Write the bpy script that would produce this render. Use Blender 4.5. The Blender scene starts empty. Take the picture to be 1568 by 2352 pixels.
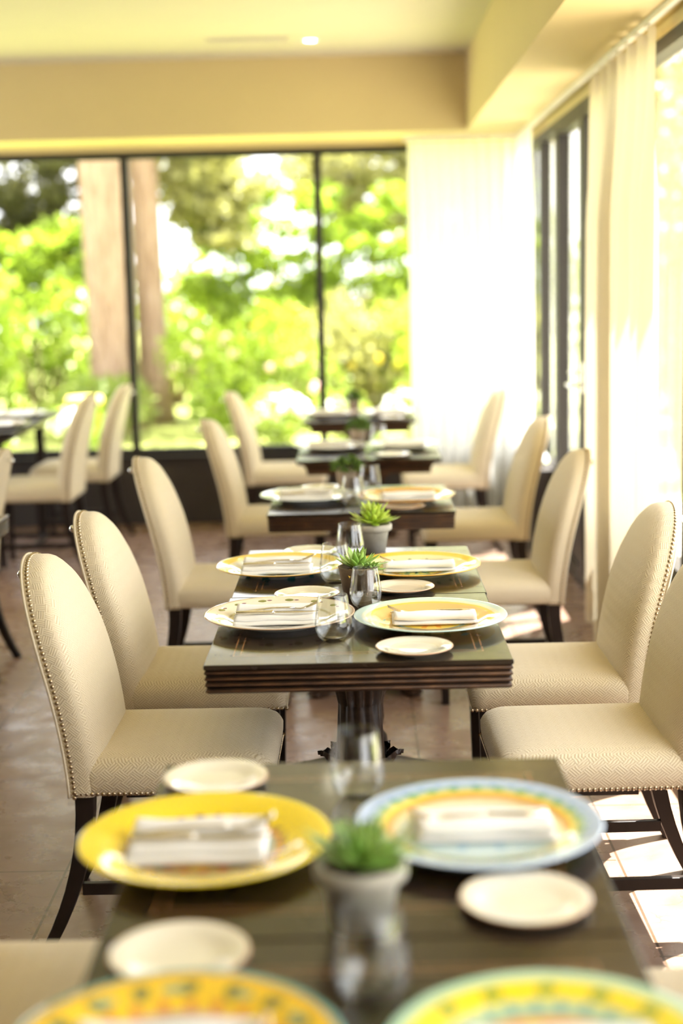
import bpy, math, random
from math import sin, cos, pi, sqrt, atan, atan2, radians
from mathutils import Vector, Matrix
random.seed(7)
scene = bpy.context.scene
COL = scene.collection

# ------------------------------------------------------------------ camera, light, exposure
F_PX = 3400.0
CAM_H = 1.6
cam_data = bpy.data.cameras.new('camera')
cam = bpy.data.objects.new('camera', cam_data); COL.objects.link(cam); scene.camera = cam
cam_data.sensor_fit = 'VERTICAL'; cam_data.sensor_height = 36.0
cam_data.lens = F_PX / 2352.0 * 36.0
cam_data.clip_start = 0.05; cam_data.clip_end = 300
pitch = atan((1176 - 645) / F_PX); yaw = atan(40 / F_PX * cos(pitch)); roll = 0.024
fw = Vector((-sin(yaw) * cos(pitch), cos(yaw) * cos(pitch), -sin(pitch)))
rt = fw.cross(Vector((0, 0, 1))).normalized(); up = rt.cross(fw)
rt2 = rt * cos(roll) - up * sin(roll); up2 = up * cos(roll) + rt * sin(roll)
m = Matrix((rt2, up2, -fw)).transposed().to_4x4(); m.translation = Vector((0, 0, CAM_H))
cam.matrix_world = m
cam_data.dof.use_dof = True
cam_data.dof.focus_distance = 3.86
cam_data.dof.aperture_fstop = 1.4
cam_data.dof.aperture_blades = 0

scene.view_settings.view_transform = 'Standard'
scene.view_settings.look = 'None'
scene.view_settings.gamma = 1.0
scene.view_settings.use_curve_mapping = False
scene.view_settings.exposure = 2.4

world = bpy.data.worlds.new('world'); scene.world = world; world.use_nodes = True
bg = world.node_tree.nodes['Background']
bg.inputs[0].default_value = (0.99, 0.985, 1.0, 1); bg.inputs[1].default_value = 1.1

sun_d = bpy.data.lights.new('sun', 'SUN'); sun_d.energy = 10.0; sun_d.color = (1.0, 0.96, 0.90); sun_d.angle = radians(0.6)
sun = bpy.data.objects.new('sun', sun_d); COL.objects.link(sun)
sdir = Vector((-0.31, -0.30, -1.0))            # light travels this way
sun.rotation_euler = sdir.to_track_quat('-Z', 'Y').to_euler()
sun.location = (6, 6, 12)

# ------------------------------------------------------------------ helpers
def tag(o, label=None, cat=None, group=None, kind=None):
    if label: o['label'] = label
    if cat: o['category'] = cat
    if group: o['group'] = group
    if kind: o['kind'] = kind
    return o

def empty(name, loc=(0, 0, 0), rz=0.0, label=None, cat=None, group=None):
    o = bpy.data.objects.new(name, None); COL.objects.link(o)
    o.empty_display_size = 0.1
    o.location = loc; o.rotation_euler = (0, 0, rz)
    return tag(o, label, cat, group)

class MB:
    def __init__(s): s.v = []; s.f = []; s.sm = []; s.uv = None
    def add(s, vs, fs, smooth=False):
        b = len(s.v); s.v.extend([tuple(v) for v in vs])
        for f in fs: s.f.append(tuple(i + b for i in f)); s.sm.append(smooth)
        return s
    def box(s, x0, x1, y0, y1, z0, z1):
        vs = [(x0, y0, z0), (x1, y0, z0), (x1, y1, z0), (x0, y1, z0), (x0, y0, z1), (x1, y0, z1), (x1, y1, z1), (x0, y1, z1)]
        return s.add(vs, [(0, 3, 2, 1), (4, 5, 6, 7), (0, 1, 5, 4), (1, 2, 6, 5), (2, 3, 7, 6), (3, 0, 4, 7)])
    def rings(s, rings, smooth=True, cap0=True, cap1=True, closed=True):
        n = len(rings[0]); b = len(s.v)
        for r in rings: s.v.extend([tuple(p) for p in r])
        for k in range(len(rings) - 1):
            for i in range(n if closed else n - 1):
                j = (i + 1) % n
                s.f.append((b + k * n + i, b + k * n + j, b + (k + 1) * n + j, b + (k + 1) * n + i)); s.sm.append(smooth)
        if cap0: s.f.append(tuple(b + i for i in reversed(range(n)))); s.sm.append(False)
        if cap1: s.f.append(tuple(b + (len(rings) - 1) * n + i for i in range(n))); s.sm.append(False)
        return s
    def lathe(s, prof, n=40, c=(0, 0, 0), smooth=True, cap0=False, cap1=False):
        return s.rings([[(c[0] + r * cos(2 * pi * i / n), c[1] + r * sin(2 * pi * i / n), c[2] + z) for i in range(n)] for r, z in prof], smooth, cap0, cap1)
    def tube(s, pts, rad, n=8, cap=True):
        rs = []
        pts = [Vector(p) for p in pts]
        if not hasattr(rad, '__len__'): rad = [rad] * len(pts)
        prev = None
        for i, p in enumerate(pts):
            t = (pts[min(i + 1, len(pts) - 1)] - pts[max(i - 1, 0)]).normalized()
            a = Vector((0, 0, 1)) if abs(t.z) < 0.9 else Vector((1, 0, 0))
            if prev is not None: a = prev
            u = t.cross(a).normalized(); w = u.cross(t).normalized(); prev = w
            rs.append([p + (u * cos(2 * pi * k / n) + w * sin(2 * pi * k / n)) * rad[i] for k in range(n)])
        return s.rings(rs, True, cap, cap)
    def dome(s, c, nrm, r, h, n=8, m=3):
        nrm = Vector(nrm).normalized(); a = Vector((0, 0, 1)) if abs(nrm.z) < .9 else Vector((1, 0, 0))
        u = nrm.cross(a).normalized(); w = nrm.cross(u); c = Vector(c)
        rs = []
        for k in range(m):
            t = k / m * pi / 2
            rs.append([c + (u * cos(2 * pi * i / n) + w * sin(2 * pi * i / n)) * r * cos(t) + nrm * h * sin(t) for i in range(n)])
        b = len(s.v); s.rings(rs, True, False, False)
        s.v.append(tuple(c + nrm * h)); last = b + (m - 1) * n
        for i in range(n): s.f.append((last + i, last + (i + 1) % n, len(s.v) - 1)); s.sm.append(True)
        return s
    def mesh(s, name, mat):
        me = bpy.data.meshes.new(name); me.from_pydata(s.v, [], s.f); me.update()
        me.polygons.foreach_set('use_smooth', s.sm)
        if isinstance(s.uv, list):
            uvl = me.uv_layers.new(name='UVMap')
            for p in me.polygons:
                for li in p.loop_indices: uvl.data[li].uv = s.uv[me.loops[li].vertex_index]
        elif s.uv == 'box':
            uvl = me.uv_layers.new(name='UVMap')
            for p in me.polygons:
                n = p.normal
                k = max(range(3), key=lambda a: abs(n[a]) * (1.0 if a else 1.15))
                for li in p.loop_indices:
                    c = me.vertices[me.loops[li].vertex_index].co
                    uvl.data[li].uv = (c.y, c.z) if k == 0 else (c.x, c.z) if k == 1 else (c.x, c.y)
        if mat is not None:
            for mm in (mat if isinstance(mat, (list, tuple)) else [mat]): me.materials.append(mm)
        return me
    def build(s, name, mat, parent=None, loc=None, rot=None):
        o = bpy.data.objects.new(name, s.mesh(name, mat)); COL.objects.link(o)
        if parent: o.parent = parent
        if loc: o.location = loc
        if rot: o.rotation_euler = rot
        return o

def bevel(o, w=0.003, seg=2, ang=0.6):
    md = o.modifiers.new('bevel', 'BEVEL'); md.width = w; md.segments = seg; md.limit_method = 'ANGLE'; md.angle_limit = ang
    return o

def copy_tree(o, parent=None):
    c = o.copy(); COL.objects.link(c)
    if parent is not None:
        c.parent = parent; c.matrix_parent_inverse = o.matrix_parent_inverse.copy()
    for ch in list(o.children): copy_tree(ch, c)
    return c

def place(proto, used, loc, rz, label, cat, group=None):
    o = proto if not used[0] else copy_tree(proto)
    used[0] = True
    o.location = loc; o.rotation_euler = (0, 0, rz)
    return tag(o, label, cat, group)

def struct(mb, name, mat):
    return tag(mb.build(name, mat), kind='structure')

# ------------------------------------------------------------------ materials
class NT:
    def __init__(s, name):
        s.m = bpy.data.materials.new(name); s.m.use_nodes = True
        s.t = s.m.node_tree; s.n = s.t.nodes; s.l = s.t.links
        s.b = s.n['Principled BSDF']; s.out = s.n['Material Output']
    def new(s, typ, **k):
        nd = s.n.new(typ)
        for a, v in k.items(): setattr(nd, a, v)
        return nd
    def put(s, sock, v):
        if v is None: return
        if hasattr(v, 'is_output') or isinstance(v, bpy.types.NodeSocket): s.l.new(v, sock)
        elif isinstance(v, (tuple, list)) and len(v) == 3 and sock.type == 'RGBA': sock.default_value = (*v, 1)
        else: sock.default_value = v
    def math(s, op, a, b=None, c=None, clamp=False):
        nd = s.new('ShaderNodeMath', operation=op); nd.use_clamp = clamp
        for i, v in enumerate((a, b, c)):
            if v is not None: s.put(nd.inputs[i], v)
        return nd.outputs[0]
    def mix(s, f, a, b, mode='MIX'):
        nd = s.new('ShaderNodeMix', data_type='RGBA', blend_type=mode)
        s.put(nd.inputs[0], f); s.put(nd.inputs[6], a); s.put(nd.inputs[7], b)
        return nd.outputs[2]
    def noise(s, scale=5, detail=4, rough=.55, vec=None, dist=0):
        nd = s.new('ShaderNodeTexNoise'); nd.inputs['Scale'].default_value = scale; nd.inputs['Detail'].default_value = detail
        nd.inputs['Roughness'].default_value = rough; nd.inputs['Distortion'].default_value = dist
        if vec is not None: s.l.new(vec, nd.inputs['Vector'])
        return nd.outputs[0]
    def obj(s):
        return s.new('ShaderNodeTexCoord').outputs['Object']
    def uvc(s):
        return s.new('ShaderNodeTexCoord').outputs['UV']
    def xyz(s, v):
        nd = s.new('ShaderNodeSeparateXYZ'); s.l.new(v, nd.inputs[0]); return nd.outputs
    def scalev(s, v, sc):
        nd = s.new('ShaderNodeMapping'); s.l.new(v, nd.inputs[0]); nd.inputs['Scale'].default_value = sc; return nd.outputs[0]
    def ramp(s, fac, stops, interp='LINEAR'):
        nd = s.new('ShaderNodeValToRGB'); cr = nd.color_ramp; cr.interpolation = interp
        while len(cr.elements) < len(stops): cr.elements.new(0.5)
        for e, (p, c) in zip(cr.elements, stops): e.position = p; e.color = (*c, 1)
        s.put(nd.inputs[0], fac); return nd.outputs[0]
    def bump(s, h, strength=.3, dist=.002, normal=None):
        nd = s.new('ShaderNodeBump'); nd.inputs['Strength'].default_value = strength; nd.inputs['Distance'].default_value = dist
        s.put(nd.inputs['Height'], h)
        s.l.new(nd.outputs[0], s.b.inputs['Normal'])
    def P(s, color=None, rough=None, metal=None, **k):
        if color is not None: s.put(s.b.inputs['Base Color'], color)
        if rough is not None: s.put(s.b.inputs['Roughness'], rough)
        if metal is not None: s.put(s.b.inputs['Metallic'], metal)
        for a, v in k.items(): s.put(s.b.inputs[a.replace('_', ' ')], v)
        return s

def simple(name, color, rough=.5, metal=0., var=.06, sc=8, **k):
    t = NT(name); n = t.noise(sc, 4, vec=t.obj())
    lo = tuple(max(0, c * (1 - var)) for c in color); hi = tuple(min(1, c * (1 + var)) for c in color)
    t.P(t.ramp(n, [(0.3, lo), (0.7, hi)]), rough, metal, **k)
    return t.m

M = {}
M['paint'] = simple('cream wall paint', (0.60, 0.48, 0.235), .62, var=.015, sc=3)
M['ceilpaint'] = simple('cream ceiling paint', (0.55, 0.50, 0.37), .7, var=.015, sc=3)
M['frame'] = simple('dark bronze window frame', (0.030, 0.026, 0.022), .5, Specular_IOR_Level=.3)
M['fillcut_brown'] = simple('fill-cutting brown panelling', (0.16, 0.105, 0.065), .5, var=.2, sc=4)  # dark tone invented for the unseen walls, lowers bounced light
M['panel'] = simple('dark brown sill panel', (0.040, 0.032, 0.027), .55, var=.12, sc=5)
M['legwood'] = simple('espresso chair leg wood', (0.020, 0.013, 0.010), .42, var=.2, sc=14, Specular_IOR_Level=.25)
M['chrome'] = simple('polished chrome', (0.85, 0.85, 0.85), .12, 1.0, var=.02)
M['steel'] = simple('cutlery silver', (0.80, 0.74, 0.62), .16, 1.0, var=.04)
M['brass'] = simple('antique brass nailheads', (0.50, 0.40, 0.27), .25, 1.0, var=.15, sc=60)
M['soil'] = simple('potting soil', (0.07, 0.045, 0.03), .95, var=.5, sc=90)
M['linen'] = None
M['lamp'] = None

# thin window glass
t = NT('window glass'); tr = t.new('ShaderNodeBsdfTransparent'); tr.inputs[0].default_value = (.96, .965, .96, 1)
gl = t.new('ShaderNodeBsdfGlossy'); gl.inputs['Roughness'].default_value = 0.01
lw = t.new('ShaderNodeLayerWeight'); lw.inputs[0].default_value = .5
mx = t.new('ShaderNodeMixShader'); t.l.new(t.math('MULTIPLY_ADD', t.math('POWER', lw.outputs['Facing'], 5.0), .9, .03), mx.inputs[0]); t.l.new(tr.outputs[0], mx.inputs[1]); t.l.new(gl.outputs[0], mx.inputs[2])
t.l.new(mx.outputs[0], t.out.inputs[0]); M['pane'] = t.m

t = NT('drinking glass'); tr = t.new('ShaderNodeBsdfTransparent')
lw = t.new('ShaderNodeLayerWeight'); lw.inputs[0].default_value = .5
t.l.new(t.ramp(lw.outputs['Facing'], [(.6, (.99, .995, .99)), (.97, (.74, .76, .72))]), tr.inputs[0])
gl = t.new('ShaderNodeBsdfGlossy'); gl.inputs['Roughness'].default_value = 0.0
mx = t.new('ShaderNodeMixShader'); t.l.new(t.math('MULTIPLY_ADD', t.math('POWER', lw.outputs['Facing'], 4.0), .9, .08), mx.inputs[0]); t.l.new(tr.outputs[0], mx.inputs[1]); t.l.new(gl.outputs[0], mx.inputs[2])
t.l.new(mx.outputs[0], t.out.inputs[0]); M['glass'] = t.m

# linen
t = NT('white linen napkin'); u = t.scalev(t.obj(), (900, 900, 900)); n1 = t.noise(14, 3, vec=t.obj())
t.P(t.ramp(n1, [(.3, (.86, .85, .82)), (.7, (.92, .91, .88))]), .85, Sheen_Weight=.2); t.bump(t.noise(500, 2, vec=t.obj()), .15, .0006); M['linen'] = t.m

# upholstery: parquet weave
def fabric(name, c_lo, c_hi, k=46.0):
    t = NT(name); uv = t.xyz(t.uvc()); x, y = uv[0], uv[1]
    u = t.math('MULTIPLY', t.math('ADD', x, y), k * .7071); v = t.math('MULTIPLY', t.math('SUBTRACT', x, y), k * .7071)
    par = t.math('FLOORED_MODULO', t.math('ADD', t.math('FLOOR', u), t.math('FLOOR', v)), 2.0)
    su = t.math('PINGPONG', t.math('MULTIPLY', u, 4.0), .5); sv = t.math('PINGPONG', t.math('MULTIPLY', v, 4.0), .5)
    mixf = t.new('ShaderNodeMix', data_type='FLOAT'); t.put(mixf.inputs[0], par); t.put(mixf.inputs[2], su); t.put(mixf.inputs[3], sv)
    h = t.math('SMOOTH_MIN', t.math('MULTIPLY', mixf.outputs[0], 2.6), 1.0, .2)
    big = t.noise(6, 3, vec=t.obj())
    c = t.ramp(h, [(.15, c_lo), (.75, c_hi)])
    c = t.mix(t.math('MULTIPLY', big, .16), c, (.60, .50, .33))
    t.P(c, .72, Sheen_Weight=.25); t.bump(h, .55, .0012); return t.m
M['fabric'] = fabric('cream woven upholstery', (.52, .405, .225), (.82, .725, .53))
M['fabricside'] = M['fabric']

# table wood with inlaid copper lines
def tabletop(name, base, hi, half_x, half_y):
    t = NT(name); o = t.obj(); x, y, z = t.xyz(o)
    ax = t.math('ABSOLUTE', x); ay = t.math('ABSOLUTE', y)
    g = t.noise(3.0, 6, .6, vec=t.scalev(o, (1.5, 26, 4)))
    wood = t.ramp(g, [(.3, base), (.72, hi)])
    line = None
    for d in (.062, .078):
        lx, ly = half_x - d, half_y - d - .02
        a = t.math('MULTIPLY', t.math('LESS_THAN', t.math('ABSOLUTE', t.math('SUBTRACT', ax, lx)), .0017), t.math('LESS_THAN', ay, ly + .0013))
        b = t.math('MULTIPLY', t.math('LESS_THAN', t.math('ABSOLUTE', t.math('SUBTRACT', ay, ly)), .0017), t.math('LESS_THAN', ax, lx + .0013))
        q = t.math('MAXIMUM', a, b); line = q if line is None else t.math('MAXIMUM', line, q)
    c = t.mix(line, wood, (.26, .13, .06))
    t.P(c, t.ramp(t.noise(20, 3, vec=o), [(.3, (.20,) * 3), (.8, (.30,) * 3)]), 0, Coat_Weight=.45, Coat_Roughness=.08, Specular_IOR_Level=.25); return t.m
M['ttop'] = tabletop('dark stained tabletop', (.016, .010, .0065), (.034, .021, .012), .35, .36)
t = NT('worn carved wood'); o = t.obj(); z = t.xyz(o)[2]
geo = t.new('ShaderNodeNewGeometry')
wear = t.ramp(geo.outputs['Pointiness'], [(.53, (0, 0, 0)), (.62, (1, 1, 1))])
wn = t.math('MULTIPLY', wear, t.math('POWER', t.noise(22, 4, vec=t.scalev(o, (1, 1, 2))), 2.2))
t.P(t.mix(wn, t.ramp(t.noise(9, 4, vec=t.scalev(o, (1, 8, 8))), [(.3, (.022, .013, .009)), (.7, (.045, .027, .018))]), (.26, .12, .045)), .45, Specular_IOR_Level=.3); M['carved'] = t.m

# stone floor tiles
t = NT('pinkish stone floor tiles'); o = t.obj(); x, y, z = t.xyz(o)
xi = t.math('DIVIDE', t.math('SUBTRACT', x, .187), .51)
fx = t.math('PINGPONG', xi, .5)
right = t.math('GREATER_THAN', x, .69)
yi = t.math('DIVIDE', t.math('SUBTRACT', t.math('SUBTRACT', y, 3.90), t.math('MULTIPLY', right, .43)), 1.02)
fy = t.math('PINGPONG', yi, .5)
gr = t.math('MAXIMUM', t.math('LESS_THAN', t.math('MULTIPLY', fx, .51), .0035), t.math('LESS_THAN', t.math('MULTIPLY', fy, 1.02), .0035))
cell = t.new('ShaderNodeCombineXYZ'); t.l.new(t.math('FLOOR', xi), cell.inputs[0]); t.l.new(t.math('FLOOR', yi), cell.inputs[1])
wnz = t.new('ShaderNodeTexWhiteNoise'); t.l.new(cell.outputs[0], wnz.inputs[0])
n = t.noise(3.2, 8, .68, vec=t.scalev(o, (1.0, 1.6, 1)), dist=.7)
n2 = t.noise(26, 6, .7, vec=o)
stone = t.ramp(n, [(.28, (.165, .095, .068)), (.5, (.255, .16, .115)), (.72, (.34, .23, .17))])
stone = t.mix(t.math('MULTIPLY', n2, .45), stone, (.26, .17, .125))
stone = t.mix(t.math('MULTIPLY', wnz.outputs[0], .28), stone, (.24, .145, .10))
vn = t.new('ShaderNodeTexVoronoi', feature='DISTANCE_TO_EDGE'); vn.inputs['Scale'].default_value = 5.5
dn = t.new('ShaderNodeTexNoise'); dn.inputs['Scale'].default_value = 6; dn.inputs['Detail'].default_value = 6
t.l.new(o, dn.inputs['Vector'])
vm = t.new('ShaderNodeVectorMath', operation='MULTIPLY_ADD'); t.l.new(dn.outputs['Color'], vm.inputs[0]); vm.inputs[1].default_value = (.35, .35, .35); t.l.new(o, vm.inputs[2])
t.l.new(vm.outputs[0], vn.inputs['Vector'])
crack = t.math('MULTIPLY', t.math('LESS_THAN', vn.outputs[0], .010), t.math('GREATER_THAN', t.noise(2.4, 2, vec=o), .52))
stone = t.mix(t.math('MULTIPLY', crack, .55), stone, (.12, .07, .045))
c = t.mix(gr, stone, (.10, .06, .035))
t.P(c, t.ramp(t.noise(9, 5, vec=o), [(.3, (.20,) * 3), (.75, (.42,) * 3)]), 0)
t.bump(t.math('SUBTRACT', t.math('MULTIPLY', n2, .4), t.math('MULTIPLY', t.math('MAXIMUM', gr, crack), 1.0)), .5, .002)
M['floor'] = t.m

# sheer curtain
def curtain_mat(name, col, trans, thin, tr_=.5):
    t = NT(name); o = t.obj()
    weave = t.noise(60, 2, vec=t.scalev(o, (1, 1, .05)))
    d = t.new('ShaderNodeBsdfDiffuse'); t.put(d.inputs[0], t.ramp(weave, [(.3, tuple(c * .92 for c in col)), (.7, col)]))
    tl = t.new('ShaderNodeBsdfTranslucent'); t.put(tl.inputs[0], trans)
    tp = t.new('ShaderNodeBsdfTransparent')
    m1 = t.new('ShaderNodeMixShader'); m1.inputs[0].default_value = tr_; t.l.new(d.outputs[0], m1.inputs[1]); t.l.new(tl.outputs[0], m1.inputs[2])
    m2 = t.new('ShaderNodeMixShader'); m2.inputs[0].default_value = thin; t.l.new(m1.outputs[0], m2.inputs[1]); t.l.new(tp.outputs[0], m2.inputs[2])
    t.l.new(m2.outputs[0], t.out.inputs[0]); return t.m
M['sheer'] = curtain_mat('white sheer curtain', (.90, .90, .88), (.95, .95, .92), .03)
M['drape'] = curtain_mat('cream drape', (.78, .67, .45), (.84, .77, .60), .0, .20)

# ceramics
def plate_mat(name, stops, motifs=(), radius=.19):
    t = NT(name); o = t.obj(); x, y, z = t.xyz(o)
    r = t.math('DIVIDE', t.math('SQRT', t.math('ADD', t.math('MULTIPLY', x, x), t.math('MULTIPLY', y, y))), radius)
    th = t.math('ARCTAN2', y, x)
    rn = t.math('ADD', r, t.math('MULTIPLY', t.math('SUBTRACT', t.noise(30, 3, vec=o), .5), .03))
    c = t.ramp(rn, stops, 'LINEAR')
    for (r0, r1, n, ph, thr, col, nz) in motifs:
        band = t.math('MULTIPLY', t.math('GREATER_THAN', r, r0), t.math('LESS_THAN', r, r1))
        rc = (r0 + r1) / 2; hw = (r1 - r0) / 2
        fall = t.math('SUBTRACT', 1.0, t.math('ABSOLUTE', t.math('DIVIDE', t.math('SUBTRACT', r, rc), hw)))
        s_ = t.math('SINE', t.math('ADD', t.math('MULTIPLY', th, float(n)), ph))
        val = t.math('ADD', t.math('MULTIPLY', s_, fall), t.math('MULTIPLY', t.math('SUBTRACT', t.noise(55, 3, vec=o), .5), nz))
        msk = t.math('MULTIPLY', band, t.math('GREATER_THAN', val, thr))
        c = t.mix(msk, c, col)
    t.P(c, .10, 0, Coat_Weight=.6, Coat_Roughness=.04); return t.m

def bands(*seq):
    out = []; last = 0
    for r1, col in seq:
        out.append((min(last + .012, .999), col)); out.append((min(r1 - .012, 1), col)); last = r1
    return out
YEL = (.92, .70, .01); ORG = (.80, .30, .04); TEAL = (.10, .34, .30); WHT = (.86, .84, .76); DKG = (.10, .14, .04)
PM = {}
PM['yellow'] = plate_mat('glossy yellow majolica', bands((.30, (.82, .62, .05)), (.42, (.86, .70, .10)), (.50, (.70, .34, .08)), (.56, (.22, .36, .28)), (.63, (.76, .36, .07)), (1.01, YEL)),
    [(.0, .44, 9, 0, .1, (.40, .42, .06), 1.4), (.42, .52, 20, 0, .1, (.62, .16, .04), .8), (.56, .68, 26, .4, .15, (.25, .10, .04), .8)])
PM['blue'] = plate_mat('pale blue majolica', bands((.30, (.52, .68, .74)), (.56, (.60, .76, .78)), (.64, (.68, .80, .70)), (.69, (.82, .76, .44)), (.735, (.72, .34, .08)), (.79, (.86, .68, .10)), (.84, (.40, .54, .30)), (.89, (.42, .58, .66)), (1.01, (.44, .56, .76))),
    [(.76, .87, 26, 0, .2, (.20, .40, .16), .9), (.84, .93, 34, 0, .4, (.26, .42, .64), .9), (.2, .5, 7, 0, .6, (.40, .60, .74), .8)])
PM['sunflower'] = plate_mat('yellow and orange majolica with teal edge', bands((.34, (.84, .62, .06)), (.48, (.60, .30, .22)), (.58, (.22, .34, .30)), (.64, (.70, .44, .30)), (.92, (.92, .62, .02)), (.96, (.80, .42, .03)), (1.01, (.15, .42, .36))),
    [(.70, .90, 17, 0, .25, (.22, .22, .05), 1.1), (.62, .74, 25, 1, .3, (.72, .28, .04), .9), (.72, .88, 11, 2, .5, (.30, .40, .22), .9)])
PM['greenrim'] = plate_mat('pale green rimmed majolica', bands((.50, (.72, .22, .05)), (.60, (.80, .36, .06)), (.66, (.40, .56, .40)), (.72, (.52, .66, .36)), (.90, (.90, .72, .03)), (.94, (.60, .74, .40)), (1.01, (.44, .70, .52))),
    [(.72, .90, 15, .6, .35, (.24, .34, .06), 1.0), (.60, .74, 28, 0, .2, (.28, .46, .38), .8), (.40, .60, 12, 0, .4, (.86, .60, .06), .8)])
PM['olive'] = plate_mat('cream plate with olive sprigs', bands((.66, (.86, .83, .76)), (.69, (.46, .42, .26)), (.72, (.86, .82, .72)), (.965, (.88, .82, .68)), (1.01, (.62, .42, .26))),
    [(.75, .93, 14, 0, .50, (.22, .23, .06), .25), (.74, .95, 14, 1.7, .80, (.24, .10, .14), .15)])
PM['aqua'] = plate_mat('aqua rimmed yellow majolica', bands((.30, (.88, .52, .06)), (.44, (.90, .66, .10)), (.50, (.35, .50, .42)), (.56, (.90, .66, .16)), (.78, (.88, .56, .20)), (.84, (.90, .64, .12)), (.90, (.78, .82, .60)), (1.01, (.60, .78, .74))),
    [(.50, .64, 14, 0, .45, (.55, .42, .10), .9), (.52, .70, 5, 2.4, .8, (.30, .56, .50), .7), (.0, .44, 11, 0, .3, (.86, .36, .04), 1.1)])
PM['goldrim'] = plate_mat('white plate with gold rim and green centre', bands((.36, (.72, .66, .22)), (.44, (.70, .46, .14)), (.50, (.40, .56, .52)), (.76, (.84, .86, .82)), (.82, (.84, .78, .55)), (.975, (.90, .64, .10)), (1.01, (.72, .42, .06))),
    [(.0, .42, 13, 0, .1, (.30, .44, .22), 1.5), (.44, .62, 9, 0, .3, (.10, .44, .44), 1.2), (.55, .78, 6, .5, .75, (.14, .40, .46), 1.0)])
PM['amber'] = plate_mat('amber rimmed yellow majolica', bands((.40, (.80, .72, .16)), (.47, (.86, .50, .06)), (.52, (.30, .50, .22)), (.82, (.90, .82, .45)), (.97, (.94, .62, .06)), (1.01, (.84, .44, .04))),
    [(.0, .42, 13, 0, .2, (.24, .48, .20), 1.4), (.55, .78, 16, 0, .7, (.25, .30, .12), .6)])
PM['whiteblue'] = plate_mat('bluish white plate', bands((.7, (.84, .86, .84)), (.74, (.66, .74, .74)), (1.01, (.80, .86, .84))))
PM['orange'] = plate_mat('orange rimmed plate', bands((.40, (.80, .72, .30)), (.72, (.88, .84, .66)), (.80, (.86, .60, .26)), (1.01, (.86, .42, .07))), [(.4, .7, 12, 0, .6, (.7, .4, .1), .8)])
PM['white'] = plate_mat('plain white plate', bands((.7, (.85, .85, .82)), (.74, (.78, .78, .74)), (1.01, (.86, .86, .82))))
PM['straw'] = plate_mat('straw centred white plate', bands((.6, (.84, .80, .46)), (.7, (.82, .84, .72)), (1.01, (.85, .87, .82))))
PM['pink'] = plate_mat('pinkish white plate', bands((.8, (.86, .80, .78)), (1.01, (.84, .66, .60))))
PM['small'] = plate_mat('cream side plate', bands((.60, (.86, .82, .68)), (.63, (.78, .72, .56)), (.97, (.88, .84, .71)), (1.01, (.56, .32, .18))), radius=.09)
M['emblem'] = simple('brown glaze emblem', (.36, .18, .08), .3)

def pot_mat(name, a, b, c):
    t = NT(name); o = t.obj()
    n = t.noise(16, 6, .7, vec=o); n2 = t.noise(70, 3, .6, vec=o)
    t.P(t.mix(t.math('MULTIPLY', n2, .4), t.ramp(n, [(.3, a), (.5, b), (.72, c)]), b), .88); t.bump(n2, .3, .002); return t.m
M['potgrey'] = pot_mat('weathered grey clay', (.34, .31, .25), (.46, .43, .36), (.58, .56, .50))
M['potbrown'] = pot_mat('mossy brown clay', (.12, .085, .055), (.20, .14, .09), (.28, .21, .14))
M['potterra'] = pot_mat('weathered terracotta', (.36, .27, .20), (.46, .36, .27), (.56, .46, .36))

def leaf_mat(name, lo, hi, trans=.35, rough=.4, tip=None):
    t = NT(name); o = t.obj(); n = t.noise(9, 3, vec=o)
    geo = t.new('ShaderNodeNewGeometry')
    rp = t.math('ADD', t.math('MULTIPLY', geo.outputs['Random Per Island'], .75), t.math('MULTIPLY', n, .25))
    c = t.ramp(rp, [(.1, lo), (.9, hi)])
    t.P(c, rough); tl = t.new('ShaderNodeBsdfTranslucent')
    t.l.new(t.mix(.5, c, (hi[0], hi[1], hi[2] * .5)), tl.inputs[0])
    mx = t.new('ShaderNodeMixShader'); mx.inputs[0].default_value = trans
    t.l.new(t.b.outputs[0], mx.inputs[1]); t.l.new(tl.outputs[0], mx.inputs[2]); t.l.new(mx.outputs[0], t.out.inputs[0]); return t.m
M['succ'] = leaf_mat('fresh green succulent', (.26, .48, .07), (.50, .70, .18), .15, .35)
M['succdark'] = leaf_mat('deep green succulent', (.20, .38, .06), (.42, .60, .15), .15, .4)
M['succlime'] = leaf_mat('lime green succulent', (.46, .66, .05), (.74, .86, .16), .25, .35)
M['moss'] = leaf_mat('dark green sedum', (.06, .13, .012), (.20, .33, .04), .15, .6)
M['yleaf'] = simple('withered yellow leaf', (.75, .48, .06), .5)
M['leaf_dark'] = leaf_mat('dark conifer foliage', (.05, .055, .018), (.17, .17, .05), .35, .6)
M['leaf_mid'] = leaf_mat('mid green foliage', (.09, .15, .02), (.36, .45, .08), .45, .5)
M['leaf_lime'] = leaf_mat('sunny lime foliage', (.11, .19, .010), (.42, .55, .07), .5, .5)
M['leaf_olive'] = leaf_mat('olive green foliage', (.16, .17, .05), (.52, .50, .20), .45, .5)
M['petal'] = simple('white petals', (.90, .90, .86), .6, var=.04)
M['petal_y'] = simple('yellow petals', (.85, .62, .04), .6)
M['petal_p'] = simple('pink petals', (.80, .48, .46), .6)
t = NT('pine bark'); o = t.obj(); n = t.noise(3, 8, .7, vec=t.scalev(o, (9, 9, 1.2)))
t.P(t.ramp(n, [(.3, (.16, .095, .06)), (.5, (.38, .25, .17)), (.7, (.52, .40, .31))]), .9); t.bump(n, 1, .03); M['bark'] = t.m
t = NT('lawn grass'); o = t.obj()
t.P(t.ramp(t.noise(2.2, 8, .7, vec=o), [(.3, (.20, .24, .04)), (.7, (.38, .40, .10))]), .9); M['lawn'] = t.m
M['paving'] = simple('pale terrace paving', (.52, .47, .38), .8, sc=4)
t = NT('lit downlight lens'); t.P((1, .95, .8), .3, Emission_Color=(1, .93, .72, 1), Emission_Strength=9.0); M['lamp'] = t.m
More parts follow.
